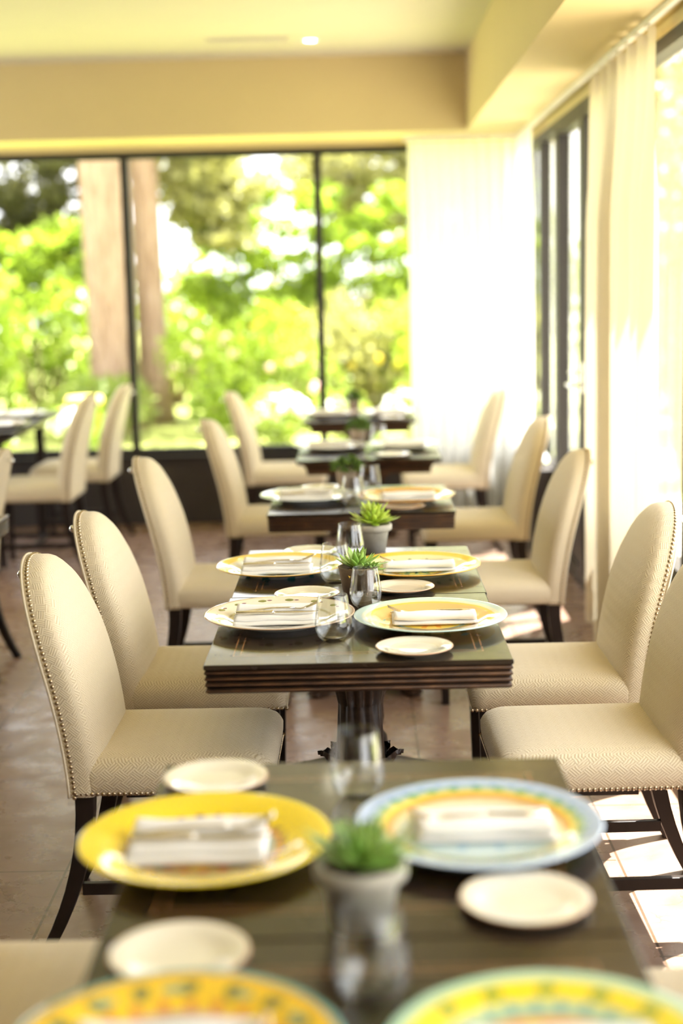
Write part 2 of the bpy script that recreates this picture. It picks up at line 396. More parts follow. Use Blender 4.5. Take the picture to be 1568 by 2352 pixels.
M['whiteplastic'] = simple('white painted metal', (.82, .80, .74), .4)
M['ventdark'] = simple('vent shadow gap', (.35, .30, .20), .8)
M['yellowcloth'] = simple('yellow cloth', (.85, .66, .16), .8)

# ------------------------------------------------------------------ room shell
XW = 1.13; YW = 9.9; ZC = 2.96; ZS = 2.5; XS = .72; YB = 9.38; XL = -5.2; YN = -2.6
struct(MB().box(XL - .3, 1.30, YN - .3, 10.1, -.1, 0), 'floor', M['floor'])
struct(MB().box(XL - .3, XS + .02, YN - .3, YB + .02, ZC, ZC + .12), 'ceiling', M['ceilpaint'])
# dropped soffits: one along the right windows, one along the far windows
struct(MB().box(XS, XW + .17, YN - .3, YW + .2, ZS, ZC + .12), 'trim_1', M['paint'])
struct(MB().box(XL - .3, XS, YB, YW + .14, ZS, ZC + .12), 'trim_2', M['paint'])
# far wall: dark panel under the windows, cream strip above
struct(MB().box(XL, XW + .1, YW - .02, YW + .16, 0, .44), 'wall_far', M['panel'])
sill = MB().box(XL, XW + .1, YW - .05, YW + .2, .44, .465); struct(sill, 'trim_3', M['frame'])
struct(MB().box(XL, XW + .1, YW, YW + .14, 2.465, ZS), 'trim_4', M['paint'])

def window(name, horiz, a0, a1, fixed, z0, z1, mull, fw_=.055, fd=.07, w=None):
    """frame with mullions and one pane per bay; horiz: runs along x at y=fixed, else along y at x=fixed"""
    root = empty(name, (0, 0, 0)); root['kind'] = 'structure'
    fmb = MB()
    def bx(p0, p1, za, zb, d0=0, d1=fd):
        if horiz: fmb.box(p0, p1, fixed + d0, fixed + d1, za, zb)
        else: fmb.box(fixed + d0, fixed + d1, p0, p1, za, zb)
    bx(a0, a1, z1 - .05, z1); bx(a0, a1, z0, z0 + .05)
    edges = [a0 + fw_ / 2] + list(mull) + [a1 - fw_ / 2]
    for e in edges: bx(e - fw_ / 2, e + fw_ / 2, z0 + .05, z1 - .05)
    o = fmb.build('window_frame', M['frame'], root); o['kind'] = 'structure'
    for i in range(len(edges) - 1):
        g = MB(); p0, p1 = edges[i] + fw_ / 2 - .005, edges[i + 1] - fw_ / 2 + .005
        if horiz: g.box(p0, p1, fixed + fd * .45, fixed + fd * .55, z0 + .045, z1 - .045)
        else: g.box(fixed + fd * .45, fixed + fd * .55, p0, p1, z0 + .045, z1 - .045)
        g.build('pane', M['pane'], o)
    return root
window('window_1', True, XL, XW + .05, YW + .03, .46, 2.47, [-4.0, -2.75, -1.49, -.222], .05)
# right wall: near glazing, door leaves, far glazing
window('window_2', False, -.60, 6.30, XW, .50, 2.44, [.4, 2.0, 3.55, 5.11], .05)
struct(MB().box(XW - .01, XW + .09, -.60, 6.30, 0, .50), 'wall_right', M['panel'])
struct(MB().box(XW, XW + .14, YN, -.60, 0, 2.44), 'wall_side', M['paint'])  # unseen solid stretch, added to lower daylight on the near tables
struct(MB().box(XW, XW + .14, YN, YW, 2.44, ZS), 'trim_5', M['paint'])
window('window_3', False, 8.38, 9.86, XW, .46, 2.44, [9.1], .06)
struct(MB().box(XW - .01, XW + .09, 8.38, 9.9, 0, .46), 'wall_back', M['panel'])

def door(name, y0, y1, handle_y, hz=1.05, sides=(-1,)):
    root = empty(name, (XW, y0, 0)); root['kind'] = 'structure'
    f = MB()
    f.box(0, .07, 0, .075, .02, 2.44); f.box(0, .07, y1 - y0 - .075, y1 - y0, .02, 2.44)
    f.box(0, .07, .075, y1 - y0 - .075, 2.36, 2.44); f.box(0, .07, .075, y1 - y0 - .075, .02, .10); f.box(0, .07, .075, y1 - y0 - .075, .42, .48)
    o = f.build('door_frame', M['frame'], root); o['kind'] = 'structure'
    MB().box(.02, .05, .07, y1 - y0 - .07, .09, .43).build('kick_panel', M['panel'], o)
    MB().box(.032, .038, .07, y1 - y0 - .07, .475, 2.365).build('pane', M['pane'], o)
    for s in sides:
        h = MB(); yy = handle_y - y0
        h.tube([(0, yy, hz), (-.05, yy, hz)], .010, 8); h.tube([(-.05, yy, hz), (-.055, yy + .06, hz), (-.05, yy + .12, hz)], [.011, .010, .008], 8)
        h.lathe([(.001, 0), (.026, 0), (.026, .004)], 16, (-.002, yy, hz - .002))
        h.box(-.004, .0, yy - .02, yy + .02, hz - .10, hz + .05)
        h.build('door_handle', M['chrome'], o)
    return root
door('door_1', 6.32, 7.44, 7.39, 1.12)
door('door_2', 7.45, 8.37, 7.49, 1.05)
# unseen left and rear walls, darkened to cut fill; left opening lets daylight in
for nm, bxs in (('wall_left', [(XL - .15, XL, YN, YW, 0, .5), (XL - .15, XL, YN, YW, 2.5, ZC), (XL - .15, XL, YN, 5.6, .5, 2.5), (XL - .15, XL, 9.3, 9.9, .5, 2.5)]),
                ('wall_near', [(XL, 1.2, YN - .15, YN, 0, 3.0)])):
    mb = MB()
    for b in bxs: mb.box(*b)
    struct(mb, nm, M['fillcut_brown'])
# exterior eave above the right-hand glazing
struct(MB().box(XW + .17, XW + .27, YN, 10.4, 2.52, 2.70), 'trim_6', M['paint'])
struct(MB().box(XL, XW + .3, YW + .14, YW + .80, 2.52, 2.70), 'sun_block_eave', M['paint'])  # far eave added to block direct sun through the garden window
struct(MB().box(1.30, 5.5, -3, 10.6, -.14, -.04), 'terrace', M['paving'])
struct(MB().box(-40, 40, 10.1, 60, -.25, -.12), 'lawn', M['lawn'])
struct(MB().box(5.5, 40, -3, 10.1, -.25, -.12), 'lawn', M['lawn'])

# ceiling vent and downlight
v = empty('ceiling_vent', (-.568, 8.66, ZC), 0, 'long slotted air vent in the cream ceiling, left of the small lit downlight', 'vent')
f = MB(); f.box(-.235, .235, -.06, -.05, -.006, 0).box(-.235, .235, .05, .06, -.006, 0).box(-.235, -.225, -.05, .05, -.006, 0).box(.225, .235, -.05, .05, -.006, 0)
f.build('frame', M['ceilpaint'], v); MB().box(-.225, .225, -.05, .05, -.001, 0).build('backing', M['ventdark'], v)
sl = MB()
for i in range(7): sl.add([(-.225, -.05 + i * .0145, -.001), (.225, -.05 + i * .0145, -.001), (.225, -.042 + i * .0145, -.008), (-.225, -.042 + i * .0145, -.008)], [(0, 1, 2, 3)])
sl.build('louvres', M['ceilpaint'], v)
d = empty('ceiling_downlight', (-.216, 8.75, ZC), 0, 'small round lit downlight recessed in the cream ceiling', 'ceiling light')
MB().lathe([(.034, -.001), (.036, -.006), (.045, -.005), (.047, 0)], 32).build('trim_ring', M['whiteplastic'], d)
MB().lathe([(.0005, -.002), (.034, -.002)], 32).build('lens', M['lamp'], d)

# ------------------------------------------------------------------ curtains
def curtain_mesh(L, ztop, n_folds, amp, pleat=False, seed=0, flare=1.0, z0=.015):
    """cloth running along local x from 0..L, waves in local y"""
    rnd = random.Random(seed); nx = int(n_folds * 14); nz = 26; mb = MB(); rows = []
    ph = [rnd.uniform(-.6, .6) for _ in range(n_folds + 2)]; am = [rnd.uniform(.6, 1.2) for _ in range(n_folds + 2)]
    for k in range(nz + 1):
        tz = k / nz; z = ztop - (ztop - z0) * tz ** 1.25
        row = []
        for i in range(nx + 1):
            s = i / nx; fi = s * n_folds; j = int(fi)
            a = am[min(j, n_folds)] * (1 - fi + j) + am[min(j + 1, n_folds + 1)] * (fi - j)
            p = ph[min(j, n_folds)] * (1 - fi + j) + ph[min(j + 1, n_folds + 1)] * (fi - j)
            w = sin(2 * pi * fi + p * tz)
            d = ztop - z
            if pleat:
                if d < .10: ampz = .010 + .10 * (0.10 - d); w = math.copysign(abs(w) ** .5, w)
                else: ampz = .008 + (amp - .008) * min(1, (d - .10) / .5)
            else: ampz = amp * (.35 + .65 * min(1, d / .5))
            y = ampz * a * w + amp * .3 * tz * sin(2 * pi * fi * .43 + seed)
            xx = L * s * (1 + (flare - 1) * min(1, d / 1.2))
            row.append((xx, y, z))
        rows.append(row)
    mb.rings(rows, True, False, False, closed=False); return mb
def curtain(name, loc, rz, L, folds, amp, mat, label, pleat=False, seed=0, flare=1.0, ztop=2.47):
    r = empty(name, loc, rz, label, 'curtain', 'curtains at the windows')
    curtain_mesh(L, ztop, folds, amp, pleat, seed, flare).build('drape', mat, r)
    return r
curtain('sheer_curtain', (.37, 9.78, 0), 0, .72, 9, .030, M['sheer'], 'white sheer curtain hanging over the right end of the far garden window', seed=3)
curtain('sheer_curtain', (1.055, 8.86, 0), pi / 2, .86, 8, .026, M['sheer'], 'white sheer curtain bunched in the far right corner beside the door frame', seed=5, flare=1.0)
curtain('curtain', (1.072, 5.36, 0), pi / 2, 1.46, 7, .050, M['drape'], 'tall cream pinch-pleat curtain hanging in front of the right-hand glazing', pleat=True, seed=8, flare=1.05, ztop=2.455)
rl = MB().box(1.065, 1.085, -2.4, 9.7, 2.478, 2.5).box(1.095, 1.10, -2.4, 9.7, 2.485, 2.5)
tag(rl.build('curtain_rail', M['whiteplastic']), 'thin white curtain rail fixed to the soffit along the right-hand glazing', 'rail')
rl = MB().box(.34, 1.08, 9.77, 9.79, 2.478, 2.5)
tag(rl.build('curtain_rail', M['whiteplastic']), 'short white curtain rail above the far sheer curtain in the corner', 'rail')

# ------------------------------------------------------------------ chair
def lerp(a, b, t): return a + (b - a) * t
def build_chair():
    R = empty('dining_chair')
    # side view of the backrest: rear line x_r(z); local origin under the seat centre, chair faces +x
    def xr(z):
        t = (z - .385) / .555
        return -.24 - .125 * (t ** 1.35) + .012 * sin(pi * t)
    N = 26
    W0 = .228
    out = []                                           # outline (y,z) counter-clockwise from bottom right
    def halfw(z): return W0 + .010 * sin(pi * min(1, (z - .385) / .40))
    ZA = .665; zs = [lerp(.385, ZA, k / N) for k in range(N)]
    for z in zs: out.append((halfw(z), z))
    A = 30
    for k in range(A + 1):
        a = pi * k / A
        out.append((halfw(ZA) * cos(a), ZA + (.940 - ZA) * max(0, sin(a)) ** .95))
    for z in reversed(zs): out.append((-halfw(z), z))
    n = len(out); c0 = (0.0, .64)
    TH = .062
    def ring(inset, dx, dome=None):
        pts = []
        for y, z in out:
            dy, dz = c0[0] - y, c0[1] - z; L = sqrt(dy * dy + dz * dz)
            yy, zz = y + dy / L * inset, z + dz / L * inset * (1 if z > .42 else 0)
            pts.append((xr(zz) + dx, yy, zz))
        return pts
    def scaled(t, dx):
        pts = []
        for y, z in out:
            yy, zz = y * t, c0[1] + (z - c0[1]) * t
            pts.append((xr(zz) + dx, yy, zz))
        return pts
    mb = MB(); mb.uv = 'box'
    rings = [scaled(.02, -.004), scaled(.5, -.004), scaled(.9, -.002), ring(.006, 0), ring(.001, .003), ring(0, .008), ring(0, TH * .5), ring(0, TH - .018), ring(.003, TH - .008), ring(.009, TH - .001)]
    for t, d in ((.93, .008), (.84, .016), (.7, .023), (.5, .028), (.25, .031), (.02, .032)): rings.append(scaled(t, TH + d))
    mb.rings(rings); uv = []
    for ri, rg in enumerate(rings):
        for (x, y, z), (oy, oz) in zip(rg, out):
            if 3 <= ri <= 8:
                ny, nz = (1.0 if oy > 0 else -1.0, 0.0) if oz < ZA else ((oy / W0), (oz - ZA) / .275)
                q = sqrt(ny * ny + nz * nz) or 1; dd = max(0, xr(z) + TH - x)
                uv.append((oy + ny / q * dd, oz + nz / q * dd))
            else: uv.append((y, z))
    mb.uv = uv
    BK = mb.build('backrest', M['fabric'], R)
    # piping along the rear edge
    pp = [(xr(z) + .001, y * 1.003, z + (.001 if z > .7 else 0)) for y, z in out]
    MB().tube(pp, .0035, 6).build('piping', M['fabric_plain'], BK)
    # seat
    def rr(hx0, hx1, hy, cr, z, ins=0, rc=.02):
        pts = []
        x0, x1, h = hx0 + ins * .3, hx1 - ins, hy - ins
        for (cx_, cy_, r, a0) in ((x1 - cr, h - cr, cr, 0), (x0 + rc, h - rc, rc, pi / 2), (x0 + rc, -h + rc, rc, pi), (x1 - cr, -h + cr, cr, 3 * pi / 2)):
            for k in range(7):
                a = a0 + pi / 2 * k / 6; pts.append((cx_ + r * cos(a), cy_ + r * sin(a), z))
        return pts
    mb = MB(); mb.uv = 'box'
    X0, X1, HY = -.20, .25, .222
    rings = [rr(X0, X1, HY, .030, .386, .02), rr(X0, X1, HY, .032, .386, .004), rr(X0, X1, HY + .004, .034, .392), rr(X0, X1 + .004, HY + .008, .038, .42), rr(X0, X1 + .005, HY + .009, .042, .442)]
    for ins, z in ((.003, .455), (.010, .466), (.024, .4755), (.045, .482)): rings.append(rr(X0, X1 + .003, HY + .007, .046, z, ins))
    for q, z in ((.86, .4865), (.64, .490), (.42, .4920), (.2, .4930), (.02, .4932)): rings.append([(.02 + (px - .02) * q, py * q, z) for px, py, pz in rings[8]])
    mb.rings(rings); uv = []
    for ri, rg in enumerate(rings):
        for (x, y, z), (bx_, by_, bz_) in zip(rg, rings[8]):
            dx_, dy_ = x - .0, y; 
            if ri >= 8: uv.append((x, y)); continue
            sd_ = (0.0, 1.0 if y > 0 else -1.0) if abs(y) - HY > (x - X1) - .012 else (1.0, 0.0)
            dd = .482 - z + .02
            uv.append((bx_ + sd_[0] * dd, by_ + sd_[1] * dd))
    mb.uv = uv
    mb.build('seat', M['fabric'], R)
    # nailheads: round the backrest side near its rear edge, and along the bottom of the seat
    nb = MB()
    L = [0]
    for i in range(1, n): L.append(L[-1] + sqrt((out[i][0] - out[i - 1][0]) ** 2 + (out[i][1] - out[i - 1][1]) ** 2))
    cnt = int(L[-1] / .0132); j = 0
    for k in range(cnt + 1):
        d_ = L[-1] * k / cnt
        while j < n - 2 and L[j + 1] < d_: j += 1
        f_ = (d_ - L[j]) / (L[j + 1] - L[j]); y = lerp(out[j][0], out[j + 1][0], f_); z = lerp(out[j][1], out[j + 1][1], f_)
        ty, tz = out[j + 1][0] - out[j][0], out[j + 1][1] - out[j][1]; q = sqrt(ty * ty + tz * tz); nrm = (0, tz / q, -ty / q)
        nb.dome((xr(z) + .014, y + nrm[1] * .0004, z + nrm[2] * .0004), nrm, .0058, .0042)
    for s in (1, -1):
        for k in range(36): nb.dome((-.21 + k * .0132, s * (HY + .0038), .393), (0, s, 0), .0056, .004)
        for k in range(5): nb.dome((-.222 - 0 * k, s * (.2285), .393), (0, s, 0), .0056, .004)
    for k in range(33): nb.dome((X1 + .0005, -.2112 + k * .0132, .393), (1, 0, 0), .0056, .004)
    nb.build('nailhead_trim', M['brass'], R)
    # legs
    def leg(pts, sz):
        rs = []
        for (x, y, z), s in zip(pts, sz):
            h = s / 2; rs.append([(x - h, y - h, z), (x + h, y - h, z), (x + h, y + h, z), (x - h, y + h, z)])
        return MB().rings(rs, False)
    for s in (-1, 1):
        o = leg([(.205, s * .188, 0), (.207, s * .188, .20), (.208, s * .188, .387)], (.028, .036, .044)).build('leg', M['legwood'], R); bevel(o, .002)
    for s in (-1, 1):
        pts = []; sz = []
        for k in range(9):
            t = k / 8; z = .387 * (1 - t); pts.append((-.205 - .105 * t ** 2.0, s * (.195 + .006 * t), z)); sz.append(.046 - .014 * t)
        o = leg(pts, sz).build('leg', M['legwood'], R); bevel(o, .002)
    for s in (-1, 1): bevel(MB().box(-.225, .196, s * .19 - .009, s * .19 + .009, .125, .155).build('stretcher', M['legwood'], R), .002)
    bevel(MB().box(-.02, .0, -.182, .182, .128, .152).build('stretcher', M['legwood'], R), .002)
    # pull knob on the back of the top
    k = MB(); zk = .895
    k.tube([(xr(zk) + .002, 0, zk), (xr(zk) - .026, 0, zk - .002)], .004, 8)
    k.lathe([(.0005, -.011), (.007, -.009), (.0105, -.003), (.0105, .003), (.007, .009), (.0005, .011)], 16, (xr(zk) - .030, 0, zk - .004))
    k.build('pull_knob', M['chrome'], BK)['label'] = 'small chrome pull knob on the back'
    return R
M['fabric_plain'] = simple('cream piping cloth', (.70, .61, .45), .8)
chair = build_chair(); cu = [False]
G = 'cream upholstered dining chairs'
def C_(x, y, rz, label): return place(chair, cu, (x, y, 0), rz, label, 'chair', 'cream upholstered dining chairs')
L_, R_ = 0.0, pi
C_(-.47, 3.635, L_ - .01, 'left cream chair at the middle table, nearest whole chair on the left')
C_(.568, 3.60, R_ + .02, 'cream chair cut by the right edge, at the near half of the middle table')
C_(-.47, 4.33, L_, 'left cream chair at the far half of the middle table, second from the camera')
C_(.56, 4.27, R_, 'right cream chair at the far half of the middle table, before the drawn curtain')
C_(-.50, 5.70, L_, 'left cream chair pulled back from the third table, small stain near its top')
C_(.52, 5.64, R_, 'right cream chair at the third table, in front of the tall cream curtain')
C_(-.40, 7.27, L_, 'blurred left cream chair at the fourth table, before the dark sill panel')
C_(.55, 7.02, R_, 'blurred right cream chair at the fourth table, sunlit white along its top')
C_(-.44, 9.10, L_, 'blurred left cream chair at the last table, against the garden window')
C_(.52, 8.75, R_, 'blurred right cream chair at the last table, against the white sheer curtain')
C_(-.475, 2.225, L_, 'cream seat peeking into the bottom left corner beside the nearest table')
C_(.485, 2.08, R_, 'cream seat peeking into the bottom right corner beside the nearest table')
S1 = C_(-1.86, 8.47, R_, 'nearer of the two far-left cream chairs seen from behind at the taller table')
S2 = C_(-1.78, 9.30, R_, 'farther of the two far-left cream chairs seen from behind, near the window post')
C_(-1.82, 6.12, R_, 'cream chair back cut by the left edge, beyond the dark table corner')

S1.scale = (1, 1, 1.05); S2.scale = (1, 1, 1.05)
# ------------------------------------------------------------------ tables
def acanthus(mb, cx_, cy_, z, r, ang, s=1.0):
    """a scrolled leaf flaring outward at angle ang"""
    rows = []; n = 10
    for k in range(n + 1):
        t = k / n; rad = r + s * (.036 * t ** 1.5); zz = z + s * (.085 * t - .03 * max(0, t - .75) * 3)
        w = s * .034 * sin(pi * min(1, .18 + t * .82)) * (1 + .28 * cos(t * 16)); row = []
        for j in range(-3, 4):
            u = j / 3; off = w * u; bend = -.012 * u * u * s
            row.append((cx_ + (rad + bend) * cos(ang) - off * sin(ang), cy_ + (rad + bend) * sin(ang) + off * cos(ang), zz + .006 * s * cos(j * 2.1)))
        rows.append(row)
    b = len(mb.v); mb.rings(rows, True, False, False, closed=False)
    rows2 = [[(p[0] - cos(ang) * .006, p[1] - sin(ang) * .006, p[2] - .004) for p in r_] for r_ in rows]
    mb.rings(rows2, True, False, False, closed=False)

def build_table(style='reeded', hx=.35, hy=.36, top=.75):
    Rt = empty('pedestal_table')
    bevel(MB().box(-hx, hx, -hy, hy, top - .012, top).build('tabletop', M['ttop'], Rt), .003, 3)
    mb = MB()
    if style == 'reeded':
        prof = []                                          # (inset, z) going down: four reeds
        z = top - .012
        for k in range(4):
            for q in range(7):
                a = q / 6; prof.append((.009 - .008 * sin(pi * a) + k * .0006, z - a * .0142))
            z -= .0142
    else:
        prof = [(.004, top - .012), (.004, top - .020)]
        for q in range(9):
            a = q / 8; prof.append((.006 + .044 * (sin(a * pi / 2) ** .8), top - .022 - .048 * (1 - cos(a * pi / 2))))
        prof.append((.05, top - .078))
    rings = []
    for i, z in prof: rings.append([(-hx + i, -hy + i, z), (hx - i, -hy + i, z), (hx - i, hy - i, z), (-hx + i, hy - i, z)])
    mb.rings(list(reversed(rings)), True)
    ap = mb.build('apron', M['carved'], Rt)
    md = ap.modifiers.new('edge', 'EDGE_SPLIT'); md.split_angle = radians(60)
    # pedestal
    mb = MB(); nfl = 12; nn = nfl * 8
    def flute(r, z, dep=.10):
        return [(r * (1 - dep * sin(nfl * pi * i / nn) ** 2) * cos(2 * pi * i / nn), r * (1 - dep * sin(nfl * pi * i / nn) ** 2) * sin(2 * pi * i / nn), z) for i in range(nn)]
    if style == 'reeded':
        zt = top - .07
        rings = [flute(.070, zt, 0), flute(.070, zt - .02, .02), flute(.062, zt - .04, .05), flute(.060, zt - .10, .24), flute(.055, zt - .125, .22), flute(.054, zt - .128, .10), flute(.058, zt - .20), flute(.064, zt - .32), flute(.068, .30), flute(.06, .26, .03), flute(.075, .24, 0), flute(.08, .20, 0), flute(.07, .17, 0)]
        mb.rings(rings); mb.build('column', M['carved'], Rt)
        lf = MB()
        for k in range(8): acanthus(lf, 0, 0, .350, .068, 2 * pi * k / 8, 1.15)
        lf.build('leaf_collar', M['carved'], Rt)
    else:
        mb.box(-.075, .075, -.075, .075, .16, top - .075); mb.box(-.095, .095, -.095, .095, top - .12, top - .074); mb.box(-.09, .09, -.09, .09, .15, .20)
        mb.build('column', M['carved'], Rt)
    # four-cornered plinth with concave sides and paw feet
    pl = []; 
    for i in range(64):
        a = 2 * pi * i / 64; c4 = abs(cos(2 * a - pi / 2))
        r = .14 + .145 * c4 ** 2.2; pl.append((r * cos(a), r * sin(a)))
    MB().rings([[(x, y, .060) for x, y in pl], [(x * 1.03, y * 1.03, .068) for x, y in pl], [(x * 1.03, y * 1.03, .088) for x, y in pl], [(x * .9, y * .9, .10) for x, y in pl], [(x * .55, y * .55, .14) for x, y in pl], [(x * .3, y * .3, .175) for x, y in pl]], True).build('plinth', M['carved'], Rt)
    for k in range(4):
        a = pi / 4 + k * pi / 2; fm = MB(); cx_, cy_ = .25 * cos(a), .25 * sin(a)
        fm.lathe([(.001, 0), (.026, 0), (.038, .012), (.043, .032), (.040, .055), (.030, .066), (.02, .07)], 20, (cx_, cy_, 0))
        for q in (-1, 0, 1): fm.dome((cx_ + .026 * cos(a + q * .6), cy_ + .026 * sin(a + q * .6), .014), (cos(a + q * .6), sin(a + q * .6), .1), .014, .024, 10, 4)
        fm.build('foot', M['carved'], Rt)
    return Rt
tr_ = build_table('reeded'); ur = [False]; tc_ = build_table('cove'); uc = [False]
place(tr_, ur, (-.005, 2.19, 0), 0, 'dark wooden table nearest the camera, far half, laid with the yellow and the blue charger', 'table', 'dark pedestal tables in the row')
place(tr_, ur, (-.005, 1.465, 0), 0, 'dark wooden table at the bottom edge of the picture, near half of the nearest pair', 'table', 'dark pedestal tables in the row')
place(tr_, ur, (-.008, 3.60, 0), 0, 'dark reeded-edge pedestal table in sharp focus, near half of the middle pair', 'table', 'dark pedestal tables in the row')
place(tr_, ur, (-.004, 4.322, 0), 0, 'dark reeded-edge pedestal table behind the sharp one, far half of the middle pair', 'table', 'dark pedestal tables in the row')
place(tr_, ur, (.010, 5.77, 0), 0, 'dark reeded-edge pedestal table, third along the row, laid for two', 'table', 'dark pedestal tables in the row')
place(tc_, uc, (.055, 7.42, 0), 0, 'dark table with a scooped cove apron, fourth along the row', 'table', 'dark pedestal tables in the row')
place(tc_, uc, (.020, 9.38, 0), 0, 'dark table with a scooped cove apron, last of the row, by the far window', 'table', 'dark pedestal tables in the row')
place(tr_, ur, (-1.68, 5.20, 0), 0, 'dark table whose ridged corner just enters at the left edge of the picture', 'table', 'dark pedestal tables in the row')
# taller four-legged table on the far left
lt = empty('dining_table', (-2.38, 9.0, 0), 0, 'taller dark four-legged table on the far left by the garden window', 'table')
bevel(MB().box(-.45, .45, -.72, .72, .785, .80).build('tabletop', M['legwood'], lt), .003)
rg = []
for i, z in [(.004, .786), (.01, .778), (.03, .765), (.07, .752), (.09, .735), (.095, .72)]: rg.append([(-.45 + i, -.72 + i, z), (.45 - i, -.72 + i, z), (.45 - i, .72 - i, z), (-.45 + i, .72 - i, z)])
MB().rings(list(reversed(rg)), False).build('apron', M['legwood'], lt)
for sx in (-1, 1):
    for sy in (-1, 1):
        x, y = sx * .32, sy * .58
        bevel(MB().rings([[(x - s, y - s, z), (x + s, y - s, z), (x + s, y + s, z), (x - s, y + s, z)] for s, z in ((.015, 0), (.024, .4), (.03, .722))], False).build('leg', M['legwood'], lt), .002)

# ------------------------------------------------------------------ tableware
def lathe_plate(R, h, foot, well, n=72):
    prof = [(.0005, .004), (foot - .006, .004), (foot - .004, 0), (foot, 0), (foot + .004, .005), (R * .72, h * .55), (R - .004, h - .002), (R, h), (R - .001, h + .0018), (R - .005, h + .0014), (R * .74, h * .55 + .006), (well, .0085), (well * .6, .007), (.0005, .007)]
    return MB().lathe(prof, n)
charger_mesh = lathe_plate(.191, .026, .105, .120)
small_mesh = lathe_plate(.0905, .013, .05, .058)
TT = .75
def charger(x, y, key, label, rz=0, z=TT):
    o = charger_mesh.build('charger_plate', PM[key]); o.location = (x, y, z); o.rotation_euler = (0, 0, rz)
    return tag(o, label, 'plate', 'painted charger plates')
sm_me = small_mesh.mesh('side_plate', PM['small'])
em = MB()
for i in range(3):
    cx_ = (i - 1) * .0075
    for dy in (-.0025, .0025):
        em.tube([(cx_ + .0045 * cos(2 * pi * k / 16), .078 + dy + .0040 * sin(2 * pi * k / 16), .0150 + (dy * .12)) for k in range(17)], .0006, 5)
em_me = em.mesh('emblem', M['emblem'])
def side_plate(x, y, label, rz=0, z=TT):
    r = empty('side_plate', (x, y, z), rz, label, 'plate', 'cream side plates')
    for nm, me in (('dish', sm_me), ('emblem', em_me)):
        o = bpy.data.objects.new(nm, me); COL.objects.link(o); o.parent = r if nm == 'dish' else dish; dish = o
        if nm == 'emblem': o.rotation_euler = (radians(-9) * 0, 0, 0); o.location = (0, 0, -.0028)
    return r

def napkin_proto():
    """folded napkin, long side along x, thick rolled edge on -y"""
    R = empty('napkin')
    def sheet(L, prof, seed, name):
        rnd = random.Random(seed); rows = []; nx = 24
        ph = rnd.uniform(0, 6)
        for i in range(nx + 1):
            x = -L / 2 + L * i / nx
            e = .0035 * max(0, abs(i / nx - .5) * 2 - .7)
            row = [(x + .0022 * sin(k * .5 + ph), y + .0016 * sin(x * 30 + ph), z + .0012 * sin(x * 45 + k * .3 + ph) * (1 if z > .002 else 0) + (e if z > .004 else 0)) for k, (y, z) in enumerate(prof)]
            rows.append(row)
        return MB().rings(rows, True, True, True).build(name, M['linen'], R)
    base = [(.060, .001), (-.062, .001), (-.066, .0035), (-.065, .0075), (-.02, .0085), (.02, .0090), (.05, .0090), (.062, .005)]
    sheet(.208, list(reversed(base)), 1, 'lower_fold')
    mid = [(-.045, .0088), (.040, .0092), (.040, .012), (.03, .0145), (.0, .0140), (-.046, .0125)]
    sheet(.203, mid, 3, 'upper_fold')
    top = []
    for k in range(16):
        a = 2 * pi * k / 16; top.append((.044 + .018 * cos(a), .0205 + .0115 * sin(a)))
    sheet(.200, top, 2, 'rolled_fold')
    return R
nap = napkin_proto(); nu = [False]

def fork_proto():
    """fork along x, tines towards +x"""
    R = empty('fork')
    def hz(x): return .009 * sin((x + .1) / .2 * pi) + (.024 * max(0, (x - .045) / .055) ** 1.5)
    def strip(name, pts):                              # pts (x, halfwidth, thickness, yc)
        rs = []
        for x, w, th, yc in pts:
            z = hz(x); rs.append([(x, yc - w, z), (x, yc - w * .5, z + th), (x, yc + w * .5, z + th), (x, yc + w, z), (x, yc, z - th * .4)])
        return MB().rings(rs, True).build(name, M['steel'], R)
    strip('handle', [(-.10, .005, .002, 0), (-.096, .009, .0026, 0), (-.07, .0075, .003, 0), (-.02, .0042, .003, 0), (.02, .0032, .003, 0), (.036, .0045, .0028, 0)])
    hd = MB(); rs = []
    for x, w in ((.034, .0045), (.042, .009), (.050, .0125), (.060, .013), (.064, .0128)):
        z = hz(x); rs.append([(x, -w, z + .002), (x, -w, z), (x, 0, z - .0018), (x, w, z), (x, w, z + .002), (x, 0, z + .0002)])
    hd.rings(rs, True)
    for j in range(4):
        yc = -.0108 + j * .0072; rs = []
        for k in range(5):
            x = .062 + .042 * k / 4; w = .0020 - .0011 * k / 4; z = hz(x); rs.append([(x, yc - w, z), (x, yc, z + .0016), (x, yc + w, z), (x, yc, z - .001)])
        hd.rings(rs, True)
    hd.build('tines', M['steel'], R); return R
def knife_proto():
    R = empty('table_knife')
    rs = []
    for x, w, th in ((-.105, .003, .002), (-.102, .0075, .0045), (-.06, .0068, .005), (-.02, .0058, .0048), (-.012, .0068, .0055), (-.008, .005, .0045)):
        rs.append([(x, w * cos(2 * pi * k / 10), .006 + th * sin(2 * pi * k / 10)) for k in range(10)])
    MB().rings(rs, True).build('handle', M['steel'], R)
    rs = []
    for x, a, b in ((-.009, -.004, .004), (.0, -.008, .0065), (.05, -.0095, .0068), (.085, -.008, .0062), (.102, -.002, .0045), (.106, .001, .0025)):
        rs.append([(x, a, .0055), (x, a * .3, .0065), (x, b, .0068), (x, b, .0048), (x, a * .3, .005)])
    MB().rings(rs, True).build('blade', M['steel'], R); return R
fork = fork_proto(); fu = [False]; knife = knife_proto(); ku = [False]
